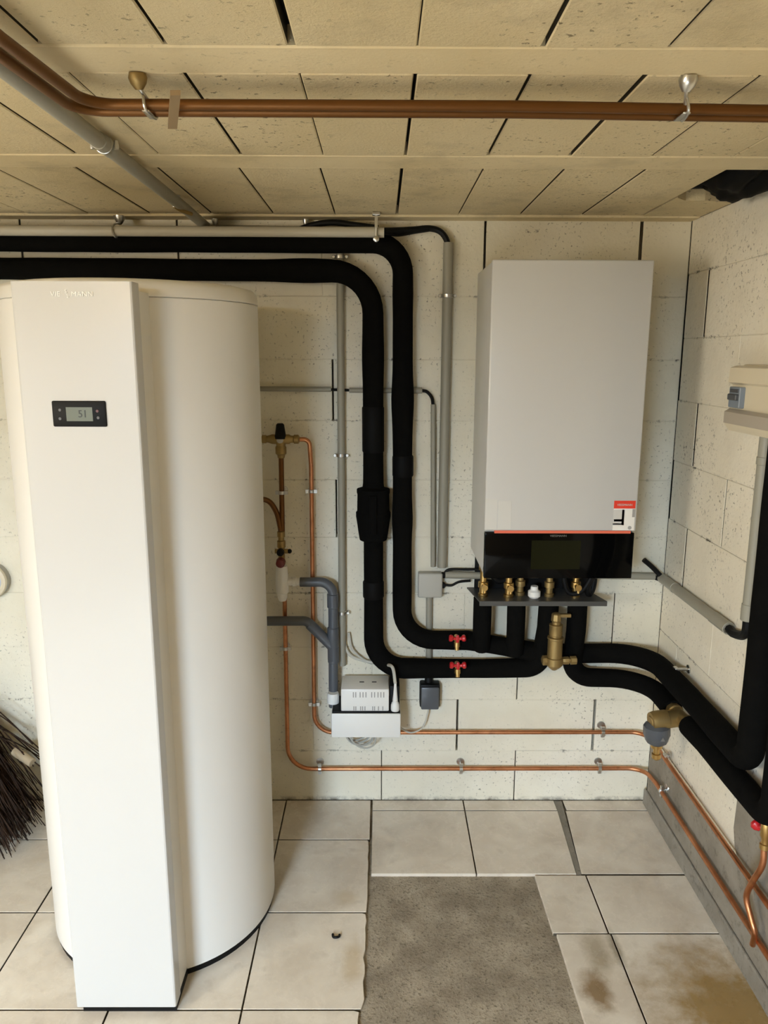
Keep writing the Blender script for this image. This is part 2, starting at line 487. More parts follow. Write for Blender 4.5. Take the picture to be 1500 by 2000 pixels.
# ---- left wall and the wall behind the camera with its open doorway
bm = new(); box(bm, (XL - .12, YF, 0), (XL, -3.4, H)); box(bm, (XL - .12, -2.6, 0), (XL, .05, H)); box(bm, (XL - .12, -3.4, 0), (XL, -2.6, 1.15)); box(bm, (XL - .12, -3.4, 1.75), (XL, -2.6, H))
struct(obj('wall_left', bm, 'plain_wall'))
bm = new()
for a, b in (((-3.4, 1.15), (-3.36, 1.75)), ((-2.64, 1.15), (-2.6, 1.75)), ((-3.4, 1.15), (-2.6, 1.19)), ((-3.4, 1.71), (-2.6, 1.75)), ((-3.02, 1.15), (-2.98, 1.75))):
    box(bm, (XL - .10, a[0], a[1]), (XL - .06, b[0], b[1]))
struct(obj('added_window_1', bm, 'white_plastic'), 'unseen white framed window added in the left wall for the fill lamp')  # frame added out of view to go with the fill lamp
bm = new(); box(bm, (XL - .1, YF - .12, 0), (-1.52, YF, H)); box(bm, (-.82, YF - .12, 0), (XR + .1, YF, H)); box(bm, (-1.52, YF - .12, 1.98), (-.82, YF, H))
struct(obj('wall_front', bm, 'plain_wall'))

# ---- ceiling: beams with hollow blocks between them
HX0, HX1, HY0, HY1 = .80, XR, -.655, -.33      # the broken-out hole by the right wall
bm = new()
box(bm, (XL - .1, YF, H + .03), (HX0 - .02, .1, H + .1)); box(bm, (HX0 - .02, YF, H + .03), (XR + .1, HY0 - .01, H + .1)); box(bm, (HX0 - .02, HY1, H + .03), (XR + .1, .1, H + .1))
box(bm, (HX0 - .1, HY0 - .1, H + .2), (XR + .15, HY1 + .1, H + .25))
box(bm, (HX0 - .05, HY0 - .1, H + .09), (HX0 - .02, HY1 + .1, H + .21)); box(bm, (HX0 - .05, HY0 - .06, H + .09), (XR + .1, HY0 - .01, H + .21)); box(bm, (HX0 - .05, HY1, H + .09), (XR + .1, HY1 + .05, H + .21))
ceiling = struct(obj('ceiling', bm, 'gap'), 'cream painted ceiling of beams and hollow blocks')
def beam(y0, y1, dz=0.0):
    bm = new(); box(bm, (XL, y0, H + dz), (XR, y1, H + .04), .003, 1); obj('beam', bm, 'beam', ceiling)
beam(-1.373, -1.270, .0005); beam(-.779, -.668, .0); beam(-1.98, -1.875, -.002)
bm = new(); box(bm, (XL, -.07, H - .004), (XR, .006, H + .04), .004, 1); obj('edge_band', bm, 'beam', ceiling)
wide = {('A', -.126): .011, ('A', .226): .006, ('A', -.301): .005, ('B', .231): .006, ('B', .405): .006, ('C', .045): .007, ('C', .423): .005, ('C', .821): .005}
for row, (y0, y1, x0, pitch) in {'A': (-1.8735, -1.3745, -.126, .1757), 'B': (-1.2685, -.7805, -.126, .1775), 'C': (-.6665, -.0715, -.142, .189)}.items():
    xs = [x0 + pitch * k for k in range(-14, 9)]; xs = [x for x in xs if XL + .03 < x < XR - .03]; xs = [XL] + xs + [XR]
    gw = {}
    for x in xs:
        g = random.choice([.0018, .0030, .0042, .0055])
        for (r_, k), v in wide.items():
            if r_ == row and abs(k - x) < .03: g = v
        gw[x] = g
    for a, b in zip(xs, xs[1:]):
        ya, yb = y0, y1
        if row == 'C' and b > HX0 + .05:
            ya = HY1
            if a < HX0 - .02:                    # block with a corner knocked off beside the hole
                bm = new(); prism(bm, [(a + gw[a] / 2, y0), (HX0 - .04, y0), (HX0 - .015, y0 + .045), (HX0 + .012, y0 + .09), (b - gw[b] / 2, HY1 - .02), (b - gw[b] / 2, y1), (a + gw[a] / 2, y1)], H, H + .03, 2)
                obj('hollow_block', bm, 'ceil', ceiling); continue
            poly = [(a + gw[a] / 2, HY1 - .02), (a + .04, HY1 + .02), (a + .09, HY1 + .012), (b, HY1 + .05), (b, y1), (a + gw[a] / 2, y1)]
            bm = new(); prism(bm, poly, H, H + .03, 2); obj('hollow_block', bm, 'ceil', ceiling); continue
        w_ = b - a - gw[a] / 2 - gw[b] / 2
        me = block_mesh('hollow_block', w_, yb - ya - .001, .03, 'ceil', .002)
        piece('hollow_block', me, ((a + gw[a] / 2 + b - gw[b] / 2) / 2, (ya + yb) / 2, H + random.uniform(0, .0025)), ceiling)
bm = new(); box(bm, (XL, YF, H), (XR, -1.985, H + .03)); obj('plain_stretch', bm, 'ceil', ceiling)

# ---- floor: screed with tiles laid over most of it
bm = new(); box(bm, (XL - .1, YF - 1.2, -.08), (XR + .1, .05, -.010)); floor = struct(obj('floor', bm, 'concrete'), 'bare screed floor partly covered with beige tiles')
def tile(poly, top=0.0, bare=None):
    bm = new(); prism(bm, poly, -.010, top, 2)
    es = [e for e in bm.edges if all(v.co.z > top - 1e-5 for v in e.verts)]
    bmesh.ops.bevel(bm, geom=es, offset=.0010, segments=1, affect='EDGES')
    o = obj('floor_tile', bm, 'tile', floor); o.data.materials.append(M['grout'])
    for p_ in o.data.polygons:                     # joints are filled with dirty grout; edges left open towards the bare patch show the tile
        if p_.normal.z < .5 and not (bare and p_.normal.x * bare[0] + p_.normal.y * bare[1] > .5): p_.material_index = 1
def rect(x0, x1, y0, y1, g=.0022): return [(x0 + g, y0 + g), (x1 - g, y0 + g), (x1 - g, y1 - g), (x0 + g, y1 - g)]
def jag(x0, x1, y0, y1, amp):
    g = .0022; p = [(x0 + g, y0 + g)]; n = 12
    p.append((x1 - g - amp * 1.5, y0 + g))
    for k in range(n + 1):
        t = k / n; p.append((x1 - g - random.uniform(0, amp) * (.6 if k % 3 else 1.2), y0 + g + .004 + t * (y1 - y0 - 2 * g - .008)))
    p.append((x1 - g - amp * 2.2, y1 - g)); p.append((x0 + g, y1 - g)); return p
cols = [XL, -2.355, -2.02, -1.685, -1.350, -1.015, -.682, -.347, -.034]
rows = [0, -.236, -.582, -.924, -1.262, -1.60, -1.94, -2.28, -2.62, -2.96, -3.3, -3.64, -3.98, -4.32, YF]
for i, (y1, y0) in enumerate(zip(rows, rows[1:])):
    for j, (x0, x1) in enumerate(zip(cols, cols[1:])):
        last = j == len(cols) - 2
        if last and i >= 2: tile(jag(x0, x1 - (.016 if i == 3 else .003), y0, y1, .006), 0, (1, 0))
        elif last and i == 1: tile(jag(x0, x1 - .002, y0, y1, .0025), 0, (1, 0))
        else: tile(rect(x0, x1, y0, y1), random.uniform(-.0008, .0004))
# back right: a thin cut row against the wall, then full tiles
for x0, x1 in ((-.030, .306), (.306, .643), (.673, XR - .004)): tile(rect(x0, x1, -.066, 0))
tile(rect(-.030, .306, -.412, -.066), 0, (0, -1)); tile([(.3082, -.4098), (.6235, -.4098), (.6415, -.068), (.3082, -.068)], 0, (0, -1)); tile([(.640, -.4098), (XR - .012, -.4098), (XR - .012, -.068), (.6715, -.068)])
bm = new(); prism(bm, [(.6245, -.412), (.639, -.412), (.6715, -.001), (.643, -.001)], -.010, -.0018, 2); struct(obj('trim_3', bm, 'strip'), 'grey mortar strip filling the wide joint between floor tiles')
# right of the bare patch
rr = [-.416, -.666, -1.0, -1.34, -1.68, -2.02, -2.36]
for i, (y1, y0) in enumerate(zip(rr, rr[1:])):
    xa, xm = .490 + .013 * min(i, 3), .652 + .006 * min(i, 2)
    tile([(xa + .004, y0 + .002), (xm - .002, y0 + .002), (xm - .002, y1 - .002), (xa, y1 - .002)], 0, (-1, 0)); tile(rect(xm, XR - .012, y0, y1))

# ================================================================ WATER HEATER
TX, TY, TR = -.637, -.526, .3155
wh = thing('water_heater', 'tall white cylindrical water heater with flat front panel standing on the tiles', 'water heater', (TX, TY, 0))
bm = new(); lathe(bm, (TX, TY, 0), (0, 0, 1), [(.0, TR - .012), (.0, TR - .004), (.022, TR - .004), (.022, TR - .02)], 72); obj('base_ring', bm, 'black', wh, True)
bm = new(); lathe(bm, (TX, TY, 0), (0, 0, 1), [(.018, TR - .01), (.020, TR), (1.736, TR), (1.738, TR - .004)], 96); tank = obj('tank_jacket', bm, 'lacquer_tank', wh, True)
bm = new(); lathe(bm, (TX, TY, 0), (0, 0, 1), [(1.7375, TR - .004), (1.739, TR + .001), (1.763, TR - .001), (1.773, TR - .010), (1.778, TR - .03), (1.779, .05)], 96); obj('lid', bm, 'lacquer_tank', wh, True)
FX0, FX1, FY = -.7545, -.5065, -.940
bm = new()
prism(bm, [(FX0, FY + .005), (FX0 + .0015, FY + .0015), (FX0 + .005, FY), (FX1 - .005, FY), (FX1 - .0015, FY + .0015), (FX1, FY + .005), (FX1, FY + .042), (FX0, FY + .042)], .024, 1.7585, 2)
panel = obj('front_panel', bm, 'lacquer', wh)
bm = new(); prism(bm, [(FX0 + .004, FY + .04), (FX1 - .004, FY + .04), (FX1 - .004, FY + .16), (FX0 + .004, FY + .16)], .022, 1.744, 2); obj('panel_spine', bm, 'lacquer_tank', wh)
bm = new(); box(bm, (FX0 + .012, FY + .012, .0), (FX1 - .004, FY + .14, .0245)); obj('panel_foot', bm, 'black', wh)
# display
dl, dh = (-0.689, -0.941, 1.464), (-0.576, -0.941, 1.518)
bm = new(); box(bm, (dl[0], FY - .004, dl[2]), (dh[0], FY + .002, dh[2]), .003, 2); disp = obj('control_display', bm, 'black', wh, True, 'black control display with a small grey screen')
s0, s1 = (-0.659, -0.945, 1.476), (-0.604, -0.945, 1.505)
bm = new(); box(bm, (s0[0], FY - .0048, s0[2]), (s1[0], FY - .003, s1[2])); obj('screen', bm, 'lcd', disp)
lettering('digits', [('51', .022, 0, 0)], 'lcd_ink', disp, ((s0[0] + s1[0]) / 2 + .007, FY - .0050, (s0[2] + s1[2]) / 2), .9)
for (a, b, mm) in ((116, 801, 'button'), (117, 818, 'button'), (190, 803, 'button_red'), (191, 816, 'button')):
    q = {116: (-0.672, -0.945, 1.499), 117: (-0.673, -0.945, 1.481), 190: (-0.594, -0.945, 1.497), 191: (-0.593, -0.945, 1.483)}[a]
    bm = new(); lathe(bm, (q[0], FY - .0048, q[2]), (0, 1, 0), [(0, .0028), (.001, .0032)], 12); obj('button', bm, mm, disp)
lg = (-0.632, -0.941, 1.733)
lettering('lettering', [('VIE', .0142, -.031, 0), ('S', .0108, -.0095, .0055), ('S', .0108, -.0062, -.0035), ('MANN', .0142, .0235, 0)], 'ink_white', wh, (lg[0], FY - .0006, lg[2]), 1.05)

# ================================================================ WALL HEATING UNIT
BX0, BX1, BY, BZ0, BZ1, BZM = .305, .7525, -.360, .961, 1.8725, 1.1035
hu = thing('heating_unit', 'white wall-hung heating unit with black control strip at its bottom', 'heating unit', (.53, -.18, BZ0))
bm = new(); box(bm, (BX0 + .003, BY + .018, BZ0 + .006), (BX1 - .003, -.012, BZ1 - .002), .004, 2); obj('casing', bm, 'lacquer', hu, True)
bm = new(); box(bm, (BX0 + .08, -.014, BZ0 + .1), (BX1 - .08, 0, BZ1 - .1)); obj('wall_bracket', bm, 'dark_steel', hu)
bm = new(); box(bm, (BX0, BY, BZM + .003), (BX1, BY + .022, BZ1), .005, 3); fc = obj('front_cover', bm, 'lacquer', hu, True)
bm = new(); box(bm, (BX0 + .002, BY - .001, BZ0), (BX1 - .003, BY + .022, BZM - .002), .003, 2); cp = obj('control_panel', bm, 'gloss_black', hu, True, 'glossy black control strip')
bm = new(); box(bm, (BX0 + .03, BY - .0006, BZM - .004), (BX1 - .015, BY + .01, BZM + .004)); obj('trim_line', bm, 'orange_red', hu, label='thin orange-red line above the control strip')
c0, c1 = (0.446, -0.362, 0.99), (0.592, -0.362, 1.078)
bm = new(); box(bm, (c0[0], BY - .0016, c0[2]), (c1[0], BY, c1[2])); obj('screen', bm, 'screen_off', cp)
lettering('lettering', [('VIESSMANN', .0085, 0, 0)], 'ink_grey', cp, ((c0[0] + c1[0]) / 2 + .005, BY - .0014, BZM - .0115), 1.1)
# energy label, lower right of the cover
e0, e1 = (0.683, -0.361, 1.109), (0.746, -0.361, 1.198)
bm = new(); box(bm, (e0[0], BY - .0006, e0[2]), (e1[0], BY + .001, e1[2])); lab = obj('sticker', bm, 'paper', hu, label='product sticker with a red header')
ew, eh = e1[0] - e0[0], e1[2] - e0[2]
def on_label(nm, a, b, c, d, m):
    bm = new(); box(bm, (e0[0] + a * ew, BY - .0010, e0[2] + b * eh), (e0[0] + c * ew, BY - .0002, e0[2] + d * eh)); return obj(nm, bm, m, lab)
on_label('header', 0, .74, 1, 1, 'label_red')
on_label('picture', .0, .20, .50, .70, 'film'); on_label('picture', .04, .30, .40, .38, 'print_dark'); on_label('picture', .40, .18, .52, .70, 'print_grey'); on_label('picture', .0, .18, .52, .24, 'print_grey'); on_label('picture', .88, .45, 1, .72, 'print_grey')
bm = new(); lathe(bm, (e0[0] + .80 * ew, BY - .0010, e0[2] + .09 * eh), (0, 1, 0), [(0, .0055), (.0006, .0055)], 14); obj('round_mark', bm, 'print_grey', lab)
lettering('lettering', [('VIESSMANN', .0085, 0, 0)], 'film', lab, (e0[0] + .5 * ew, BY - .0014, e0[2] + .86 * eh), 1.0)
# two pale stickers, lower left of the cover
p0, p1 = (0.306, -0.361, 1.111), (0.341, -0.361, 1.203)
bm = new(); box(bm, (p0[0], BY - .0005, p0[2]), (p1[0], BY + .001, p1[2])); obj('sticker', bm, 'film', hu)
p0, p1 = (0.343, -0.361, 1.111), (0.383, -0.361, 1.197)
bm = new(); box(bm, (p0[0] + .001, BY - .0005, p0[2]), (p1[0], BY + .001, p1[2])); obj('sticker', bm, 'film', hu)

# ---- connection bracket under the unit
br = thing('connection_bracket', 'grey metal connection bracket with brass valves under the heating unit', 'bracket', (.53, -.08, .815))
bm = new(); prism(bm, [(.300, -.002), (.325, -.155), (.745, -.155), (.705, -.002)], .818, .822, 2)
box(bm, (.325, -.157, .806), (.745, -.153, .822)); obj('plate', bm, 'dark_steel', br)
bm = new(); box(bm, (.325, -.016, .822), (.715, -.002, .958), .002, 1); obj('shade_plate', bm, 'black', br)  # wall plate carried up in black, standing in for the shade under the unit
bm = new(); sweep(bm, smooth_path([(.365, -.05, .955), (.37, -.06, .90), (.40, -.06, .862), (.44, -.05, .88), (.45, -.04, .955)]), .010); obj('hose', bm, 'black', br, True)
def valve(x, y, h=.10, m='brass', tap=True):
    bm = new(); lathe(bm, (x, y, .812), (0, 0, 1), [(0, .012), (.006, .0165), (.020, .0165), (.022, .012), (.040, .012), (.042, .017), (.060, .017), (.062, .011), (h, .011), (h + .002, .016), (h + .03, .016), (h + .05, .010), (.175, .010)], 12)
    if tap:
        lathe(bm, (x, y - .010, .862), (0, -1, 0), [(0, .008), (.018, .008), (.020, .011), (.030, .011)], 10)
        lathe(bm, (x + .002, y - .03, .842), (0, 0, 1), [(0, .005), (.02, .006)], 8)
    obj('valve', bm, m, br, True)
valve(.343, -.10); valve(.427, -.11); valve(.470, -.085, m='dull_brass', tap=False); valve(.653, -.10, m='brass'); valve(.565, -.10, m='dull_brass', tap=False)
bm = new(); lathe(bm, (.512, -.115, .822), (0, 0, 1), [(0, .016), (.006, .021), (.022, .021), (.028, .013), (.04, .012)], 16); obj('plastic_cap', bm, 'white_plastic', br, True)
bm = new(); sweep(bm, smooth_path([(.70, -.10, .95), (.705, -.105, .90), (.690, -.11, .855), (.70, -.10, .83), (.715, -.09, .86), (.72, -.08, .95)]), .011); obj('hose', bm, 'black', br, True)
bm = new(); sweep(bm, smooth_path([(.60, -.11, .97), (.606, -.118, .90), (.625, -.12, .842), (.665, -.125, .846), (.70, -.12, .90), (.71, -.11, .97)]), .008); obj('hose', bm, 'black', br, True)

# ================================================================ BLACK INSULATED PIPES
def bulges(*marks):
    def f(s):
        k = 1 + .012 * math.sin(s * 9.0) + .01 * math.sin(s * 23 + 1)
        for m_, a, wd in marks: k += a * math.exp(-((s - m_) / wd) ** 2)
        return k
    return f
def insulated(label, pts, R, r=.0325, marks=(), tapes=(), name='insulated_pipe'):
    path = fillet(pts, R); t = thing(name, label, 'pipe', (path[0].x, path[0].y, min(p.z for p in path)), 'black insulated pipes')
    bm = new(); sweep(bm, path, r, 18, bulges(*marks), .03); obj('foam_sleeve', bm, 'foam', t, True)
    for a, b in tapes:                                          # wrapped tape collars
        a, b = Vector(a), Vector(b); bm = new(); L = (b - a).length
        lathe(bm, a, b - a, [(0, r * 1.0), (.004, r * 1.075), (L - .004, r * 1.075), (L, r * 1.0)], 20); obj('tape_wrap', bm, 'tape', t, True)
    return t
YP = -.05
A = insulated('black insulated pipe, upper of the two under the ceiling, bending down beside the heating unit',
    [(-2.44, YP, 1.955), (-1.20, YP, 1.959), (.067, YP, 1.958), (.074, YP, .648), (.30, YP, .645), (.40, YP, .628), (.55, YP, .600), (.62, YP, .597)],
    [0, .095, .11, .05, .1, .1], .0325, [(2.62, .05, .05), (2.95, .14, .07), (3.35, .10, .05), (3.95, .07, .05), (4.2, .09, .06)],
    [((.072, YP, 1.29), (.0725, YP, 1.22))])
B = insulated('black insulated pipe, lower of the two along the wall, running behind the water heater top',
    [(-2.44, YP, 1.868), (-1.20, YP, 1.876), (-.027, YP, 1.872), (-.024, YP, .542), (.36, YP, .541), (.555, YP, .545), (.567, -.085, .70), (.567, -.10, .816)],
    [0, .13, .11, 0, .055, .03], .0335, [(2.2, .10, .09), (2.62, .10, .08), (3.1, .06, .06), (3.75, .08, .06)],
    [((-.0265, YP, 1.45), (-.026, YP, 1.30)), ((-.0255, YP, .86), (-.025, YP, .80))])
# the check valve shell on that pipe
bm = new(); lathe(bm, (-.0255, YP - .004, 1.000), (0, 0, 1), [(0, .033), (.006, .046), (.03, .050), (.06, .054), (.085, .058), (.10, .058), (.105, .054), (.16, .053), (.166, .055), (.178, .055), (.184, .036), (.20, .034)], 20)
box(bm, (-.0255 - .012, YP - .066, 1.035), (-.0255 + .012, YP - .04, 1.165), .004)
obj('valve_shell', bm, 'foam', B, True, 'bulging black shell moulded round a valve')
insulated('short black insulated riser, leftmost of the four under the connection bracket', [(.343, -.10, .816), (.343, -.10, .70), (.347, -.07, .628)], [.04], .0305)
insulated('short black insulated riser, second from the left under the connection bracket', [(.457, -.10, .816), (.458, -.10, .70), (.463, -.07, .612)], [.04], .0305)
Dn = insulated('black insulated pipe from the rightmost riser bending right towards the brass dirt filter',
    [(.663, -.10, .816), (.663, -.10, .70), (.664, -.055, .512), (.930, -.058, .506), (.932, -.300, .507)], [.05, .075, .13], .0325)
Cn = insulated('black insulated pipe running right behind the risers, then along the side wall and up',
    [(.60, YP, .597), (.930, YP, .600), (.932, -.40, .605), (.932, -.795, .604), (.932, -.795, 2.04)], [.14, 0, .05], .0340, [(.45, .02, .1)])
insulated('black insulated pipe leaving the dirt filter low along the side wall', [(.932, -.432, .520), (.932, -.55, .528), (.932, -.93, .530), (.932, -.93, 2.04)], [0, .06], .0325)
# small wall brackets peeping out behind the pipes on the side wall
def stub(loc, d, label, L=.03):
    t = thing('pipe_bracket', label, 'bracket', loc, 'zinc pipe brackets on the side wall')
    bm = new(); lathe(bm, loc, d, [(0, .014), (.003, .014), (.004, .005), (L, .005)], 12); obj('rosette', bm, 'steel', t, True)
    e = Vector(loc) + Vector(d) * (L - .004); bm = new(); box(bm, e - Vector((.006, .012, .006)), e + Vector((.006, .012, .006)), .002); obj('nut', bm, 'steel', t)
k = (0.984, -0.27, 0.634); stub(k, (-1, 0, 0), 'zinc bracket on the side wall just above the upper black pipe', .045)
k = (0.974, -0.205, 0.295); stub(k, (-1, 0, 0), 'zinc bracket on the side wall below the dirt filter', .018)

# ---- drain valves with red handles
def drain_valve(x, z, label):
    t = thing('drain_valve', label, 'valve', (x, -.10, z - .03), 'red-handled drain valves')
    bm = new(); cyl(bm, (x, -.075, z), (x, -.108, z), .009, 12); lathe(bm, (x, -.102, z + .004), (0, -.15, -1), [(0, .008), (.012, .008), (.013, .011), (.028, .011), (.029, .008), (.04, .008)], 12); obj('body', bm, 'brass', t, True)
    bm = new(); cyl(bm, (x, -.104, z + .008), (x, -.122, z + .008), .006, 10)
    for s in (-1, 1):
        lathe(bm, (x + s * .004, -.116, z + .008), (s, 0, .12), [(0, .005), (.010, .006), (.013, .011), (.020, .012), (.024, .009)], 10)
    box(bm, (x - .005, -.124, z - .004), (x + .005, -.114, z + .022), .002); obj('handle', bm, 'red', t, True)
q = (0.259, -0.11, 0.668); drain_valve(q[0], q[2], 'small brass drain valve with red handle on the upper black pipe')
q = (0.263, -0.11, 0.571); drain_valve(q[0], q[2], 'small brass drain valve with red handle on the lower black pipe')

# ---- brass air separator
sp = thing('air_separator', 'brass air separator with side lever in front of the black risers', 'air separator', (.583, -.155, .585))
bm = new(); lathe(bm, (.581, -.155, .582), (0, 0, 1), [(0, .008), (.010, .020), (.020, .0285), (.044, .0285), (.046, .0245), (.108, .0245), (.110, .0265), (.116, .0265), (.118, .0195), (.122, .0195), (.124, .0215), (.152, .0215), (.155, .0225), (.160, .0225), (.162, .014), (.172, .014)], 20); obj('body', bm, 'dull_brass', sp, True)
bm = new(); lathe(bm, (.5805, -.155, .752), (0, 0, 1), [(0, .014), (.004, .017), (.026, .016), (.030, .010)], 8); box(bm, (.582, -.163, .768), (.628, -.149, .779), .002); obj('lever_cap', bm, 'dull_brass', sp)
bm = new(); lathe(bm, (.545, -.15, .613), (1, .1, 0), [(-.004, .012), (0, .018), (.018, .018), (.024, .014)], 8); obj('hex_nut', bm, 'dull_brass', sp)
bm = new(); lathe(bm, (.605, -.15, .612), (1, .05, .02), [(0, .012), (.012, .014), (.024, .014), (.026, .010), (.030, .010), (.032, .015), (.050, .015), (.053, .009)], 8); obj('union', bm, 'dull_brass', sp)

# ---- dirt filter on the side wall pipe
df = thing('dirt_filter', 'brass dirt filter with grey bowl hanging below the black side-wall pipe', 'filter', (.85, -.36, .33))
bm = new(); lathe(bm, (.932, -.296, .508), (0, -1, .08), [(0, .020), (.008, .026), (.03, .026), (.034, .022), (.105, .022), (.109, .027), (.135, .027), (.140, .020)], 10); obj('pipe_body', bm, 'dull_brass', df, True)
bm = new(); lathe(bm, (0.935, -0.36, 0.511), Vector((0.839, -0.37, 0.504)) - Vector((0.935, -0.36, 0.511)), [(0, .026), (.045, .027), (.048, .031), (.085, .031), (.098, .028), (.099, .018), (.101, .016)], 16); obj('filter_body', bm, 'dull_brass', df, True)
q0, q1 = (0.857, -0.37, 0.499), (0.862, -0.37, 0.412)
dv = Vector(q1) - Vector(q0)
bm = new(); lathe(bm, q0, dv, [(.0, .026), (.010, .040), (.040, .0405), (.044, .038), (.060, .034), (.070, .022), (.072, .012)], 10); obj('bowl', bm, 'pvc', df, True, 'grey plastic bowl')
bm = new(); lathe(bm, Vector(q0) + dv.normalized() * .068, dv, [(0, .019), (.014, .018), (.018, .010), (.034, .010), (.036, .014), (.050, .014), (.056, .008)], 10); obj('drain_cap', bm, 'brass', df, True)
tri = (0.863, -0.408, 0.464)
bm = new(); prism(bm, [(tri[0] - .007, tri[2] - .005), (tri[0] + .007, tri[2] - .005), (tri[0], tri[2] + .008)], -.4125, -.406, 1); obj('printed_mark', bm, 'ink_grey', df)

# ================================================================ COPPER PIPES
def copper_pipe(label, pts, R, r, clamps=(), m='copper', seg=12, name='copper_pipe', group='copper pipes'):
    path = fillet(pts, R); t = thing(name, label, 'pipe', (path[0].x, path[0].y, min(p.z for p in path)), group)
    bm = new(); sweep(bm, path, r, seg, None, .08); obj('tube', bm, m, t, True)
    for p, ax, wall, off in clamps: clamp(t, p, ax, wall, r, off)
    return t
def clamp(t, p, ax, wall, r, off=(0, 0, 0)):
    """pipe ring + stem + rosette; ax = pipe direction, wall = point direction towards the wall and its distance"""
    p = Vector(p); d = Vector(wall); L = d.length; dn = d.normalized(); ax = Vector(ax)
    bm = new(); lathe(bm, p - ax * .006, ax, [(0, r + .0012), (.001, r + .0026), (.011, r + .0026), (.012, r + .0012)], 14)
    side = ax.cross(dn).normalized()
    for s in (-1, 1): box_o(bm, p + side * s * (r + .006), ax * .006, side * .006, dn * .004)
    o = Vector(off)
    lathe(bm, p + dn * r + o * .5, (d - dn * r), [(0, .004), (L - r, .004)], 8)
    lathe(bm, p + d + o - dn * .004, dn, [(0, .006), (.001, .014), (.004, .015)], 14)
    obj('pipe_clamp', bm, 'steel', t, True)
def box_o(bm, c, a, b, n):
    vs = [bm.verts.new(Vector(c) + a * i + b * j + n * k) for k in (-1, 1) for (i, j) in ((-1, -1), (1, -1), (1, 1), (-1, 1))]
    fs = [bm.faces.new(f) for f in ([vs[i] for i in q] for q in ((0, 1, 2, 3), (7, 6, 5, 4), (0, 4, 5, 1), (1, 5, 6, 2), (2, 6, 7, 3), (3, 7, 4, 0)))]
    bmesh.ops.recalc_face_normals(bm, faces=fs)

YC = -.027; wl = (0, -YC, 0)
copper_pipe('copper pipe from the mixing valve down the wall and right under the condensate pump',
    [(-0.28, -0.05, 1.342), (-0.236, -0.05, 1.342), (-.233, YC, 1.25), (-.237, YC, .285), (.955, YC, .288), (.957, -.20, .287), (.957, -1.6, .287)], [.02, .03, .07, .06, 0], .0075,
    [((-.234, YC, 1.165), (0, 0, 1), wl, (0, 0, 0)), ((-.2365, YC, .395), (0, 0, 1), wl, (0, 0, 0)), ((.80, YC, .288), (1, 0, 0), wl, (0, 0, .014))])
copper_pipe('lowest copper pipe running along the wall just above the floor tiles',
    [(-0.33, -0.045, 0.796), (-.333, YC, .70), (-.335, YC, .142), (.955, YC, .145), (.957, -.15, .16), (.957, -1.6, .166)], [.03, .085, .07, .05], .0075,
    [((-.334, YC, .605), (0, 0, 1), wl, (0, 0, 0)), ((-.220, YC, .142), (1, 0, 0), wl, (0, 0, .014)), ((.293, YC, .143), (1, 0, 0), wl, (0, 0, .014)), ((.797, YC, .145), (1, 0, 0), wl, (0, 0, .014)), ((.957, -.205, .163), (0, 1, 0), (.018, 0, 0), (0, 0, .012))])
# pipe group on the wall right of the tank: mixing valve, safety group, tundish
mv = thing('mixing_valve', 'brass mixing valve with black knob on the wall beside the water heater', 'valve', (-.329, -.055, 1.27))
c = (-0.329, -0.055, 1.343)
bm = new(); lathe(bm, (c[0] - .062, c[1], c[2]), (1, 0, 0), [(0, .010), (.002, .014), (.014, .014), (.016, .011), (.022, .012), (.034, .016), (.09, .016), (.096, .012), (.104, .012), (.106, .015), (.120, .015), (.124, .009)], 12)
lathe(bm, (c[0], c[1], c[2]), (0, 0, -1), [(0, .016), (.022, .015), (.026, .018), (.048, .018), (.052, .013), (.062, .011)], 12); obj('body', bm, 'dull_brass', mv, True)
bm = new(); lathe(bm, (c[0], c[1] - .004, c[2] + .002), (0, 0, 1), [(0, .020), (.010, .0195), (.012, .018), (.046, .013), (.050, .009)], 16); obj('knob', bm, 'black', mv, True)
bm = new(); lathe(bm, (c[0], c[1] - .014, c[2] - .001), (0, -1, 0), [(0, .011), (.006, .011), (.008, .007)], 14); obj('cap', bm, 'box_grey', mv, True)
copper_pipe('dark copper pipe joining the mixing valve to the safety valve below', [(c[0], c[1], c[2] - .058), (c[0] - .002, c[1], 1.03)], [], .0085, [((c[0] - .001, c[1], 1.165), (0, 0, 1), (0, .055, 0), (0, 0, 0))], 'old_copper')
copper_pipe('dark copper pipe curving from the water heater into the safety valve', smooth_path([(-.46, -.13, 1.150), (-.385, -.06, 1.142), (-.352, -.055, 1.105), (-.338, -.056, 1.05), (-.336, -.056, 1.02)], 6), 0, .009, (), 'old_copper')
sg = thing('safety_valve', 'brass safety valve with dark red knob above the white tundish', 'valve', (-.335, -.06, .91))
c2 = (-.335, -.058)
bm = new(); lathe(bm, (*c2, 1.035), (0, 0, -1), [(0, .009), (.002, .013), (.02, .013), (.022, .010), (.032, .010), (.034, .014), (.056, .014), (.058, .011), (.11, .011)], 12); lathe(bm, (c2[0] - .022, c2[1], .965), (1, 0, 0), [(0, .008), (.044, .008)], 10); obj('body', bm, 'dull_brass', sg, True)
bm = new(); lathe(bm, (c2[0], c2[1] - .010, .968), (0, -1, 0), [(0, .008), (.01, .008), (.012, .013), (.026, .012), (.028, .008)], 12); obj('black_knob', bm, 'black', sg, True)
bm = new(); ball(bm, (c2[0] + .027, c2[1], .965), .008); obj('tip', bm, 'black', sg, True)
bm = new(); lathe(bm, (c2[0], c2[1] - .010, .937), (0, -1, -.2), [(0, .010), (.01, .010), (.012, .0165), (.030, .015), (.032, .010)], 12); obj('red_knob', bm, 'dark_red', sg, True)
td = thing('tundish', 'white plastic tundish under the safety valve', 'tundish', (-.337, -.055, .79))
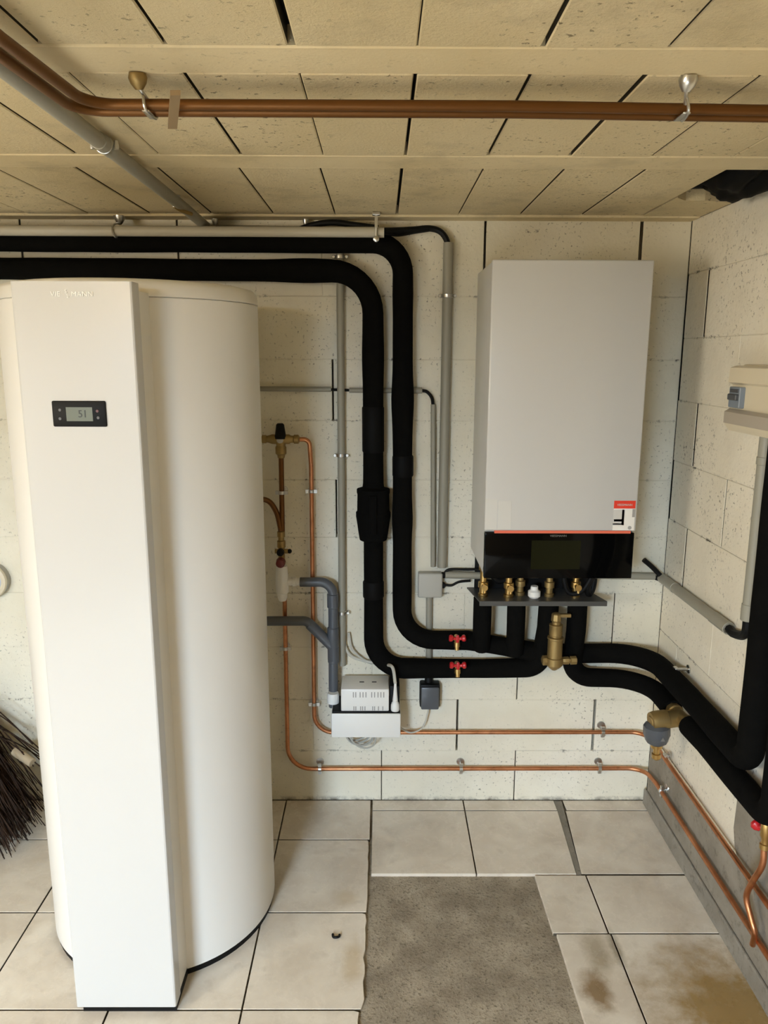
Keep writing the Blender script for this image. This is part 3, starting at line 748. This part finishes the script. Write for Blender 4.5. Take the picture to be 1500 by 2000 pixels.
bm = new(); lathe(bm, (-.336, -.055, .915), (0, 0, -1), [(0, .012), (.002, .019), (.012, .020), (.040, .022), (.060, .0225), (.095, .022), (.098, .018), (.112, .017), (.125, .012)], 16); obj('cup', bm, 'white_plastic', td, True)
bm = new(); lathe(bm, (-.318, -.055, .857), (1, 0, 0), [(0, .013), (.018, .013), (.019, .016), (.030, .016), (.031, .013), (.046, .014)], 14); obj('outlet', bm, 'white_plastic', td, True)

# ceiling copper pair
r9 = .0085
def ceil_pair(zc, yc, label, xb, clamps=()):
    return copper_pipe(label, [(XR - .001, yc + .03, zc), (.2, yc, zc), (xb, yc, zc), (xb - .012, -1.50, zc), (xb - .03, -4.5, zc)], [0, .05, 0], r9, clamps, 'old_copper')
ceil_pair(1.998, -1.247, 'tarnished copper pipe along the ceiling, nearer the camera of the pair', -.462)
pp = ceil_pair(1.995, -1.224, 'tarnished copper pipe along the ceiling, nearer the back wall of the pair', -.488)
def drop(label, x, y, z, plaster):
    t = thing('ceiling_clamp', label, 'clamp', (x, y, z), 'pipe clamps on the ceiling')
    bm = new(); lathe(bm, (x, y - .035, H + .002), (0, .35, -1), [(0, .012), (.008, .0145), (.016, .012), (.024, .006)], 14); obj('dome', bm, 'steel' if plaster else 'dull_brass', t, True)
    bm = new(); cyl(bm, (x, y - .028, H - .018), (x + .008, y - .006, z + .006), .003, 8); box(bm, (x, y - .022, z - .012), (x + .012, y + .02, z - .009), .001, 1); sweep(bm, smooth_path([(x + .004, y - .022, z + .010), (x + .006, y - .026, z - .004), (x + .008, y - .018, z - .012), (x + .012, y + .014, z - .012), (x + .012, y + .02, z + .002)], 5), .0025, 8); obj('hook', bm, 'steel', t, True)
drop('small dull clamp holding the ceiling copper pipes near their bend', -.375, -1.236, 1.997, False)
drop('bright clamp with plaster blob holding the ceiling copper pipes on the right', .472, -1.236, 1.997, True)
a0, a1 = Vector((-0.3, -1.342, 1.986)), Vector((-0.336, -1.226, 1.972))
bm = new(); dd = (a1 - a0); sd = Vector((1, 0, 0)); nn = dd.normalized().cross(sd)
box_o(bm, (a0 + a1) / 2, dd / 2, sd * .0075, nn * .004)
tag(obj('batten', bm, 'bar_wood'), 'short brown batten wedged across the ceiling copper pipes', 'batten')

# valve and bent copper tube low at the right edge
bt = thing('copper_tap_line', 'bent copper tube with brass valve at the right edge below the black pipes', 'pipe', (.94, -.80, .17))
bm = new(); sweep(bm, smooth_path([(0.935, -0.899, 0.451), (0.935, -0.901, 0.394), (0.93, -0.875, 0.328), (0.93, -0.855, 0.269), (0.935, -0.875, 0.228), (0.94, -0.893, 0.196), (0.95, -0.872, 0.144)], 6), .0075, 12); obj('tube', bm, 'copper', bt, True)
v0, v1 = Vector((0.935, -0.902, 0.437)), Vector((0.935, -0.898, 0.492))
bm = new(); lathe(bm, v0, v1 - v0, [(0, .008), (.003, .012), (.015, .012), (.017, .009), (.03, .009), (.034, .012), (.075, .012), (.08, .008), (.115, .008)], 10); obj('valve_body', bm, 'brass', bt, True)
k = (0.935, -0.856, 0.472)
bm = new(); lathe(bm, k, (-.2, .3, .2), [(-.012, .006), (-.004, .013), (.006, .014), (.012, .008)], 10); cyl(bm, k, v1, .004, 8); obj('handle', bm, 'red', bt, True)

# ================================================================ DARK GREY WASTE PIPES
wp = thing('waste_pipe', 'dark grey plastic waste pipe dropping from the tundish to the white pump', 'pipe', (-.165, -.05, .42))
top = [(-.275, -.055, .856), (-.163, -.055, .856), (-.166, -.055, .40)]
bm = new(); sweep(bm, fillet(top, .045), .0165, 16, None, .08); obj('tube', bm, 'pvc', wp, True)
for z0, z1, r in ((.815, .765, .0195), (.625, .565, .0195)):
    bm = new(); lathe(bm, (-.1642, -.055, z0), (0, 0, -1), [(0, .0165), (.002, r), (z0 - z1 - .002, r), (z0 - z1, .0165)], 16); obj('socket', bm, 'pvc', wp, True)
bm = new(); lathe(bm, (-.1648, -.055, .695), (0, 0, -1), [(0, .0165), (.003, .0195), (.12, .0195), (.124, .0165)], 16); sweep(bm, [(-.245, -.055, .705), (-.165, -.055, .622)], .0185, 14); obj('branch_fitting', bm, 'pvc', wp, True)
bm = new(); sweep(bm, fillet([(-.47, -.12, .718), (-.40, -.06, .718), (-.255, -.055, .717), (-.20, -.055, .660)], [.05, .03]), .0165, 16, None, .06); obj('side_tube', bm, 'pvc', wp, True)

# ---- condensate pump
cpump = thing('condensate_pump', 'white condensate pump with slotted cover mounted low on the wall', 'pump', (-.05, -.08, .335))
t0, t1 = (-0.168, -0.15, 0.33), (0.069, -0.15, 0.419)
bm = new(); box(bm, (t0[0], -.150, t0[2]), (t1[0], -.015, t1[2]), .005, 2); tray = obj('tank', bm, 'white_plastic', cpump, True)
bm = new(); box(bm, (t0[0] + .003, -.146, t1[2] - .002), (t1[0] - .002, -.02, t1[2] + .006), .002); obj('gasket', bm, 'black', cpump, True)
u0, u1 = (-0.135, -0.14, 0.416), (0.029, -0.14, 0.504)
bm = new(); box(bm, (u0[0], -.140, u0[2]), (u1[0], -.022, u1[2]), .005, 2); cov = obj('cover', bm, 'white_plastic', cpump, True)
bw = u1[0] - u0[0]; bh = u1[2] - u0[2]
for rowz, hh, xs in ((.66, .22, (.26, .31, .40, .46, .52, .64, .70, .77, .83, .89)), (.12, .17, (.27, .31, .41, .45, .50, .66, .70, .78, .87))):
    for f in xs:
        bm = new(); box(bm, (u0[0] + bw * f - .0016, -.1406, u0[2] + bh * rowz), (u0[0] + bw * f + .0016, -.139, u0[2] + bh * (rowz + hh))); obj('vent_slot', bm, 'print_grey', cov)
for px in (-.065, -.022):
    bm = new(); box(bm, (px - .008, -.085, u1[2] - .001), (px + .008, -.078, u1[2] + .0006)); obj('slot', bm, 'print_dark', cov)
bm = new(); box(bm, (u1[0] + .002, -.128, t1[2] + .004), (t1[0] - .004, -.022, u1[2] + .006), .003); obj('motor_side', bm, 'black', cpump, True)
fz = t1[2] + .006
bm = new(); lathe(bm, (.050, -.135, fz), (0, 0, 1), [(0, .014), (.004, .0155), (.018, .015), (.028, .012), (.034, .008), (.036, .0095), (.055, .0075), (.085, .005), (.10, .004)], 14); obj('outlet_spigot', bm, 'white_plastic', cpump, True)
bm = new(); lathe(bm, (-.1655, -.075, fz), (0, 0, 1), [(0, .021), (.030, .021), (.034, .019), (.036, .0185)], 18); obj('inlet_collar', bm, 'white_plastic', cpump, True)
def cable(label, pts, r, m='cable', name='cable', n=8):
    bm = new(); sweep(bm, smooth_path(pts, n), r, 8); return tag(obj(name, bm, m, None, True), label, 'cable')
cable('pale hose running from the pump up behind the lower black pipe', [(.050, -.135, fz + .098), (.040, -.12, fz + .15), (.010, -.05, .555), (-.05, -.022, .556), (-.105, -.018, .575), (-.127, -.016, .62), (-.128, -.014, .68)], .0055)
cable('thin pale hose looping above the white pump cover', [(-.03, -.020, .545), (-.06, -.018, .560), (-.10, -.016, .60), (-.112, -.014, .66)], .0045)
cable('thin white flex hanging from the black socket to the pump', [(.172, -.026, .395), (.168, -.03, .36), (.150, -.045, .315), (.110, -.055, .30), (.075, -.06, .318), (.06, -.06, .345)], .003)
bm = new()
for k in range(5): torus(bm, (-.085 + .006 * k, -.046 - .007 * k, .302 - .003 * k), (.12 * (k - 2), 1, .2), .042 + .003 * (k % 3), .0035, 24, 6)
tag(obj('cable_coil', bm, 'box_grey', None, True), 'small coil of grey flex hanging below the white pump', 'cable')

# ================================================================ CONDUITS AND ELECTRICS
def conduit(label, pts, R, r, m='conduit', clips=(), wallv=None, sleeves=()):
    path = fillet(pts, R); t = thing('conduit', label, 'conduit', (path[0].x, path[0].y, min(p.z for p in path)), 'grey plastic conduits')
    bm = new(); sweep(bm, path, r, 14, None, .12); obj('tube', bm, m, t, True)
    for a, b in sleeves:
        a, b = Vector(a), Vector(b); L = (b - a).length; bm = new(); lathe(bm, a, b - a, [(0, r), (.001, r + .0018), (L - .001, r + .0018), (L, r)], 16); obj('sleeve', bm, m, t, True)
    for p, ax in clips:
        bm = new(); ax = Vector(ax); p = Vector(p)
        lathe(bm, p - ax * .006, ax, [(0, r + .001), (.001, r + .003), (.011, r + .003), (.012, r + .001)], 16)
        wv = Vector(wallv); sd = ax.cross(wv).normalized()
        for s in (-1, 1):
            lathe(bm, p + sd * s * (r + .008) - wv.normalized() * .008, wv, [(0, .0045), (.004, .006), (wv.length + .004, .004)], 8)
        obj('clip', bm, 'steel', t, True)
    return t
conduit('thick beige conduit along the top of the back wall above the black pipes', [(-2.44, -.105, 1.983), (.008, -.105, 1.980)], [], .0155, 'beige_conduit')
for px, lab, big in ((232, 'leftmost', 1), (420, 'second', 0), (597, 'third', 0)):
    q = {232: (-0.809, -0.06, 2.058), 420: (-0.523, -0.02, 2.03), 597: (-0.238, -0.02, 2.031)}[px]
    t = thing('ceiling_hook', {'leftmost': 'steel hook with large domed plate above the beige conduit, leftmost', 'second': 'small steel screw hook under the ceiling edge near the sloping conduit', 'third': 'small steel screw hook beside the black cable under the ceiling'}[lab], 'hook', (q[0], q[1], q[2] - .03))
    bm = new(); lathe(bm, (q[0], q[1], H - .003), (0, 0, -1), [(0, .018 if big else .010), (.006, .017 if big else .010), (.02, .010 if big else .006), (.026, .004)], 14); obj('dome', bm, 'steel', t, True)
    bm = new()
    if big: sweep(bm, smooth_path([(q[0], q[1], H - .025), (q[0] - .002, -.10, 2.002), (q[0] - .004, -.124, 1.985), (q[0], -.118, 1.965), (q[0] + .003, -.105, 1.962)], 5), .003, 8)
    else: sweep(bm, smooth_path([(q[0], q[1], H - .022), (q[0], q[1] - .008, H - .04), (q[0] + .010, q[1] - .01, H - .048), (q[0] + .018, q[1], H - .036)], 5), .0035, 8)
    obj('hook', bm, 'steel', t, True)
hk = (-0.016, -0.09, 2.051)
t = thing('ceiling_hook', 'long steel strap hook holding the right end of the beige conduit', 'hook', (hk[0], -.10, 1.96))
bm = new(); box(bm, (hk[0] - .005, -.128, 1.990), (hk[0] + .005, -.124, H), .001, 1); box(bm, (hk[0] - .012, -.134, H - .010), (hk[0] + .012, -.114, H - .001), .002); obj('strap', bm, 'steel', t)
bm = new(); cyl(bm, (hk[0], -.125, 1.995), (hk[0], -.125, 1.966), .003, 8); lathe(bm, (hk[0], -.116, 1.958), (0, -1, 0), [(0, .009), (.014, .009), (.016, .005)], 10); obj('clip', bm, 'steel', t, True)
conduit('grey conduit running along the ceiling from the front towards the tank', [(-.528, -4.5, 2.018), (-.548, -.85, 2.018), (-.553, -.26, 2.016), (-.548, -.03, 2.005)], [.0, .02], .0150, 'conduit', [((-.547, -.93, 2.018), (0, 1, 0))], (0, 0, .012), [((-.547, -.965, 2.018), (-.547, -.895, 2.018))])
t = thing('ceiling_hook', 'steel hook beside the end of the sloping ceiling conduit', 'hook', (-.575, -.22, 1.99))
q = (-0.562, -0.36, 2.03); bm = new(); lathe(bm, (q[0], q[1], H - .001), (0, 0, -1), [(0, .017), (.004, .015), (.014, .006), (.03, .004)], 14); obj('dome', bm, 'steel', t, True)
bm = new(); sweep(bm, smooth_path([(q[0], q[1], H - .028), (q[0] + .012, q[1] + .03, H - .034), (q[0] + .03, q[1] + .07, H - .036)], 5), .005, 8); obj('arm', bm, 'dull_brass', t, True)
cable('thin grey cable tucked along the top edge of the back wall', [(-.54, -.02, 2.008), (-.3, -.012, 2.006), (-.1, -.012, 2.004), (.0, -.03, 2.0)], .006, 'conduit')
bm = new(); sweep(bm, smooth_path([(-.26, -.03, 1.998), (-.21, -.05, 2.010), (-.15, -.06, 2.015), (-.08, -.07, 2.006), (-.01, -.08, 1.996)], 6), .009, 10); tag(obj('cable_loop', bm, 'black', None, True), 'black cable loop lying on top of the beige conduit', 'cable')
cable('black cable arching from the beige conduit end into the tall grey conduit', [(-.01, -.10, 1.985), (.04, -.06, 1.992), (.10, -.035, 1.999), (.15, -.025, 2.004), (.185, -.022, 1.995), (.206, -.022, 1.968), (.211, -.022, 1.93)], .0095, 'black')
cable('thin black cable sagging below the arched cable', [(.0, -.09, 1.980), (.05, -.05, 1.980), (.10, -.035, 1.990), (.15, -.03, 1.998)], .0045, 'black')
wv = (0, .02, 0)
conduit('tall grey conduit running down the wall left of the heating unit', [(.211, -.022, 1.962), (.2095, -.022, .900)], [], .0160, 'conduit', [((.211, -.022, 1.80), (0, 0, 1))], wv)
conduit('grey conduit running down the wall left of the black pipes', [(-.131, -.02, 1.930), (-.135, -.02, .54)], [], .0125, 'conduit', [((-.1313, -.02, 1.918), (0, 0, 1)), ((-.133, -.02, 1.286), (0, 0, 1)), ((-.1345, -.02, .735), (0, 0, 1))], wv)
conduit('thin grey conduit between the tall conduit and the right black pipe', [(.172, -.014, 1.455), (.180, -.014, .90)], [], .0085, 'conduit')
conduit('short horizontal grey conduit passing behind the two black pipes', [(-.105, -.012, 1.500), (.135, -.012, 1.500)], [], .0085, 'conduit', (), None, [((.105, -.012, 1.5), (.135, -.012, 1.5))])
conduit('thin horizontal grey conduit between the water heater and the wall conduit', [(-.60, -.012, 1.505), (-.165, -.012, 1.503)], [], .0085, 'conduit')
cable('short black cable linking the two thin horizontal conduits', [(-.170, -.012, 1.502), (-.14, -.008, 1.501), (-.10, -.012, 1.500)], .0045, 'black')
cable('black cable bending from the horizontal conduit down into the thin conduit', [(.128, -.012, 1.500), (.150, -.014, 1.496), (.167, -.014, 1.476), (.172, -.014, 1.445)], .0055, 'black')
# junction box
jb = thing('junction_box', 'square grey junction box on the wall left of the connection bracket', 'junction box', (.165, -.03, .80))
j0, j1 = (0.127, -0.04, 0.795), (0.212, -0.04, 0.883)
bm = new(); box(bm, (j0[0] + .002, -.032, j0[2] + .002), (j1[0] - .002, 0, j1[2] - .002), .004, 2); obj('base', bm, 'box_grey', jb, True)
bm = new(); box(bm, (j0[0], -.042, j0[2]), (j1[0], -.028, j1[2]), .007, 3); obj('lid', bm, 'box_grey', jb, True)
bm = new()
for a in (0, .018): lathe(bm, (j1[0] - .002, -.02, j1[2] - .012 - a * 2), (1, 0, 0), [(0, .011), (.010, .011), (.014, .006)], 12)
obj('cable_gland', bm, 'black', jb, True)
conduit('short horizontal grey conduit from the junction box towards the connection bracket', [(.222, -.018, .872), (.40, -.018, .868)], [], .0125, 'conduit')
cable('black cable along the top of the short horizontal conduit', [(j1[0] + .004, -.02, j1[2] - .012), (.235, -.018, .890), (.30, -.018, .891), (.36, -.018, .892)], .005, 'black')
cable('black cable sagging from the junction box to the bracket', [(j1[0] + .006, -.02, j1[2] - .05), (.225, -.022, .836), (.245, -.024, .836), (.27, -.024, .848), (.31, -.022, .852)], .0045, 'black')
conduit('grey conduit dropping from the junction box to the black socket', [(.168, -.014, .805), (.171, -.014, .475)], [], .0110, 'conduit')
so = thing('wall_socket', 'small black socket box on the wall right of the white pump', 'socket', (.17, -.03, .395))
k0, k1 = (0.139, -0.05, 0.385), (0.21, -0.05, 0.471)
bm = new(); box(bm, (k0[0], -.044, k0[2] + .004), (k1[0], 0, k1[2] + .006), .006, 2); lathe(bm, (.171, -.016, k1[2]), (0, 0, 1), [(0, .015), (.02, .014), (.024, .012)], 12); obj('body', bm, 'black', so, True)
bm = new(); box(bm, (k0[0] + .004, -.052, k0[2]), (k1[0] - .004, -.042, k1[2] - .002), .005, 2); obj('flap', bm, 'pvc', so, True)
conduit('grey conduit behind the heating unit leading to the right corner', [(.74, -.020, .872), (.945, -.020, .868)], [], .0125, 'conduit')
# corner cables, then trunking on the side wall
e = (0.965, -0.023, 0.865)
cable('upper of the two black cables fanning out of the side conduit in the corner', [(.90, -.03, .93), (.93, -.03, .905), (.955, -.035, .880), (.966, -.06, .862)], .0085, 'black')
cable('lower of the two black cables fanning out of the side conduit in the corner', [(.93, -.020, .868), (.955, -.024, .862), (.966, -.06, .860)], .0085, 'black')
s0, s1 = Vector((.966, -.035, .866)), Vector((0.966, -0.549, 0.873))
conduit('sloping grey conduit on the side wall below the fuse box', [s0, s1], [], .0165, 'conduit', (), None, [(s0.lerp(s1, .22), s0.lerp(s1, .235)), (s0.lerp(s1, .80), s0.lerp(s1, 1.0))])
b1 = Vector((0.966, -0.645, 0.932))
cable('black cable elbow joining the two side-wall conduits', [s1 - Vector((0, -.03, 0)), s1, s1 + Vector((0, -.035, -.002)), (.966, b1.y + .006, s1.z + .018), b1, b1 + Vector((0, 0, .03))], .0125, 'black')
b2 = Vector((0.966, -0.618, 1.404))
conduit('upright grey conduit on the side wall under the fuse box', [b1, (.966, b1.y, 1.42)], [], .0165, 'conduit', (), None, [(b1, b1 + Vector((0, 0, .045))), (Vector((.966, b1.y, 1.345)), Vector((.966, b1.y, 1.365)))])
# fuse box
fb = thing('fuse_box', 'cream fuse box with grey flap on the side wall', 'fuse box', (.96, -.6, 1.41))
f0 = (0.955, -0.465, 1.418); f1 = (0.955, -0.472, 1.591)
yA, yB_ = -.487, -.750; zA, zB = 1.415, 1.592
bm = new(); box(bm, (XR - .022, yB_, zA), (XR, yA, zB), .004, 2); obj('backplate', bm, 'off_white', fb, True)
bm = new(); prism(bm, [(XR - .018, zA + .004), (XR - .050, zA + .004), (XR - .062, zA + .02), (XR - .062, zA + .052), (XR - .050, zA + .058), (XR - .050, zB - .052), (XR - .062, zB - .046), (XR - .060, zB - .008), (XR - .045, zB - .003), (XR - .018, zB - .003)], yB_ + .004, yA - .012, 1); obj('cover', bm, 'off_white', fb, True)
bm = new(); prism(bm, [(XR - .056, zA + .032), (XR - .0665, zA + .024), (XR - .0665, zA + .054), (XR - .054, zA + .062)], yB_ + .004, yA - .014, 1); obj('flap', bm, 'grey_cover', fb, True)
bm = new(); box(bm, (XR - .064, yA - .088, zA + .066), (XR - .045, yA - .026, zA + .120), .002, 1); bk = obj('breaker', bm, 'breaker', fb, label='blue-grey circuit breaker')
bm = new(); box(bm, (XR - .072, yA - .082, zA + .086), (XR - .060, yA - .034, zA + .102), .002, 1); obj('toggle', bm, 'breaker_dark', bk)
bm = new(); box(bm, (XR - .066, yA - .080, zA + .106), (XR - .060, yA - .034, zA + .115), .001, 1); obj('slot', bm, 'breaker_dark', bk)

# ---- round fitting at the left edge
rl = thing('round_wall_fitting', 'round cream-rimmed wall fitting at the left edge beside the water heater', 'wall fitting', (-1.345, -.02, .785))
bm = new(); lathe(bm, (-1.345, 0, .85), (0, -1, 0), [(0, .060), (.02, .060), (.03, .055), (.032, .045)], 28); obj('base', bm, 'box_grey', rl, True)
bm = new(); torus(bm, (-1.345, -.030, .85), (0, 1, 0), .052, .010, 30, 8); obj('rim', bm, 'off_white', rl, True)
bm = new(); lathe(bm, (-1.345, -.028, .85), (0, -1, 0), [(0, .045), (.008, .042), (.016, .030), (.020, .012), (.021, .001)], 24); obj('dome', bm, 'glass_pale', rl, True)

# ---- crumpled black plug in the ceiling hole
bm = new(); res = bmesh.ops.create_icosphere(bm, subdivisions=4, radius=1)
for v in bm.verts:
    n = v.co.copy(); k = 1 + .10 * math.sin(5 * n.x + 3 * n.y) + .07 * math.sin(9 * n.y + 4 * n.z + 1) + .05 * math.sin(14 * n.x - 6 * n.z)
    v.co = Vector((.905 + n.x * .085 * k, -.505 + n.y * .135 * k, 2.075 + n.z * .065 * k))
    v.co.x = min(v.co.x, XR + .04)
tag(obj('hole_plug', bm, 'tape', None, True), 'crumpled black plastic stuffed in the ceiling hole by the side wall', 'plastic bag')

# ---- twig broom in the left corner behind the tank
bz = thing('twig_broom', 'dark brown twig broom leaning in the corner left of the water heater', 'broom', (-1.40, -.20, 0))
random.seed(5); bm = new(); tie = Vector((-1.62, -.10, .56))
for k in range(800):
    ang = random.random(); ex = -1.55 + .40 * ang + random.uniform(-.015, .015); ey = random.uniform(-.40, -.12) + .06 * (1 - ang)
    end = Vector((ex, ey, random.uniform(.004, .09) * (1.0 if random.random() < .7 else 1.6) + .10 * max(0, ang - .75)))
    st = tie + Vector((random.uniform(-.05, .05), random.uniform(-.04, .04), random.uniform(-.05, .05)))
    md = st.lerp(end, .55) + Vector((random.uniform(-.01, .05), random.uniform(-.03, .02), random.uniform(.0, .05)))
    pts = [st, st.lerp(md, .6) + Vector((.01, 0, .01)), md, md.lerp(end, .5) + Vector((random.uniform(-.012, .012), 0, random.uniform(-.012, .012))), end]
    sweep(bm, pts, random.uniform(.0018, .0042), 4, lambda s: max(.45, 1.1 - s * .8))
obj('twigs', bm, 'twig', bz, False, None, 'stuff')
random.seed(8)
for k in range(8):
    st = tie + Vector((.22, -.02, -.22 + .02 * k)); en = Vector((random.uniform(-1.20, -1.16), random.uniform(-.16, -.08), random.uniform(.20, .30)))
    bm = new(); sweep(bm, smooth_path([st, st.lerp(en, .5) + Vector((0, 0, .02)), en], 4), .0022, 5); obj('stray_twig', bm, 'twig', bz)
bm = new(); a, b = Vector((-1.266, -0.13, 0.27)), Vector((-1.192, -0.16, 0.241)); cyl(bm, a, b, .016, 12, .002); obj('cut_branch', bm, 'pale_wood', bz, True, 'pale cut branch end among the twigs')
bm = new(); cyl(bm, tie + Vector((.0, 0, -.04)), tie + Vector((-.06, .01, .09)), .06, 16, .01); obj('binding', bm, 'twig', bz, True)
bm = new(); cyl(bm, tie + Vector((-.02, 0, .0)), (-1.98, -.035, 1.42), .014, 12, .003); obj('handle', bm, 'pale_wood', bz, True)

# ---- crumb on the floor
q = (-0.124, -0.679, -0); bm = new(); sweep(bm, smooth_path([(q[0] - .010, q[1] + .006, .004), (q[0] - .008, q[1] - .004, .004), (q[0], q[1] - .007, .005), (q[0] + .008, q[1] - .003, .0045), (q[0] + .009, q[1] + .004, .004)], 5), .0036, 8)
tag(obj('plastic_scrap', bm, 'black', None, True), 'small curled black scrap lying on a floor tile', 'scrap')
# lampholder of the ceiling bulb (above the frame)
lh = thing('ceiling_lampholder', 'plain white lampholder on the ceiling above the frame', 'lamp', (-.9, -2.40, 1.99))
bm = new(); lathe(bm, (-.9, -2.40, H + .001), (0, 0, -1), [(0, .05), (.012, .048), (.016, .024), (.045, .022)], 20); obj('holder', bm, 'white_plastic', lh, True)
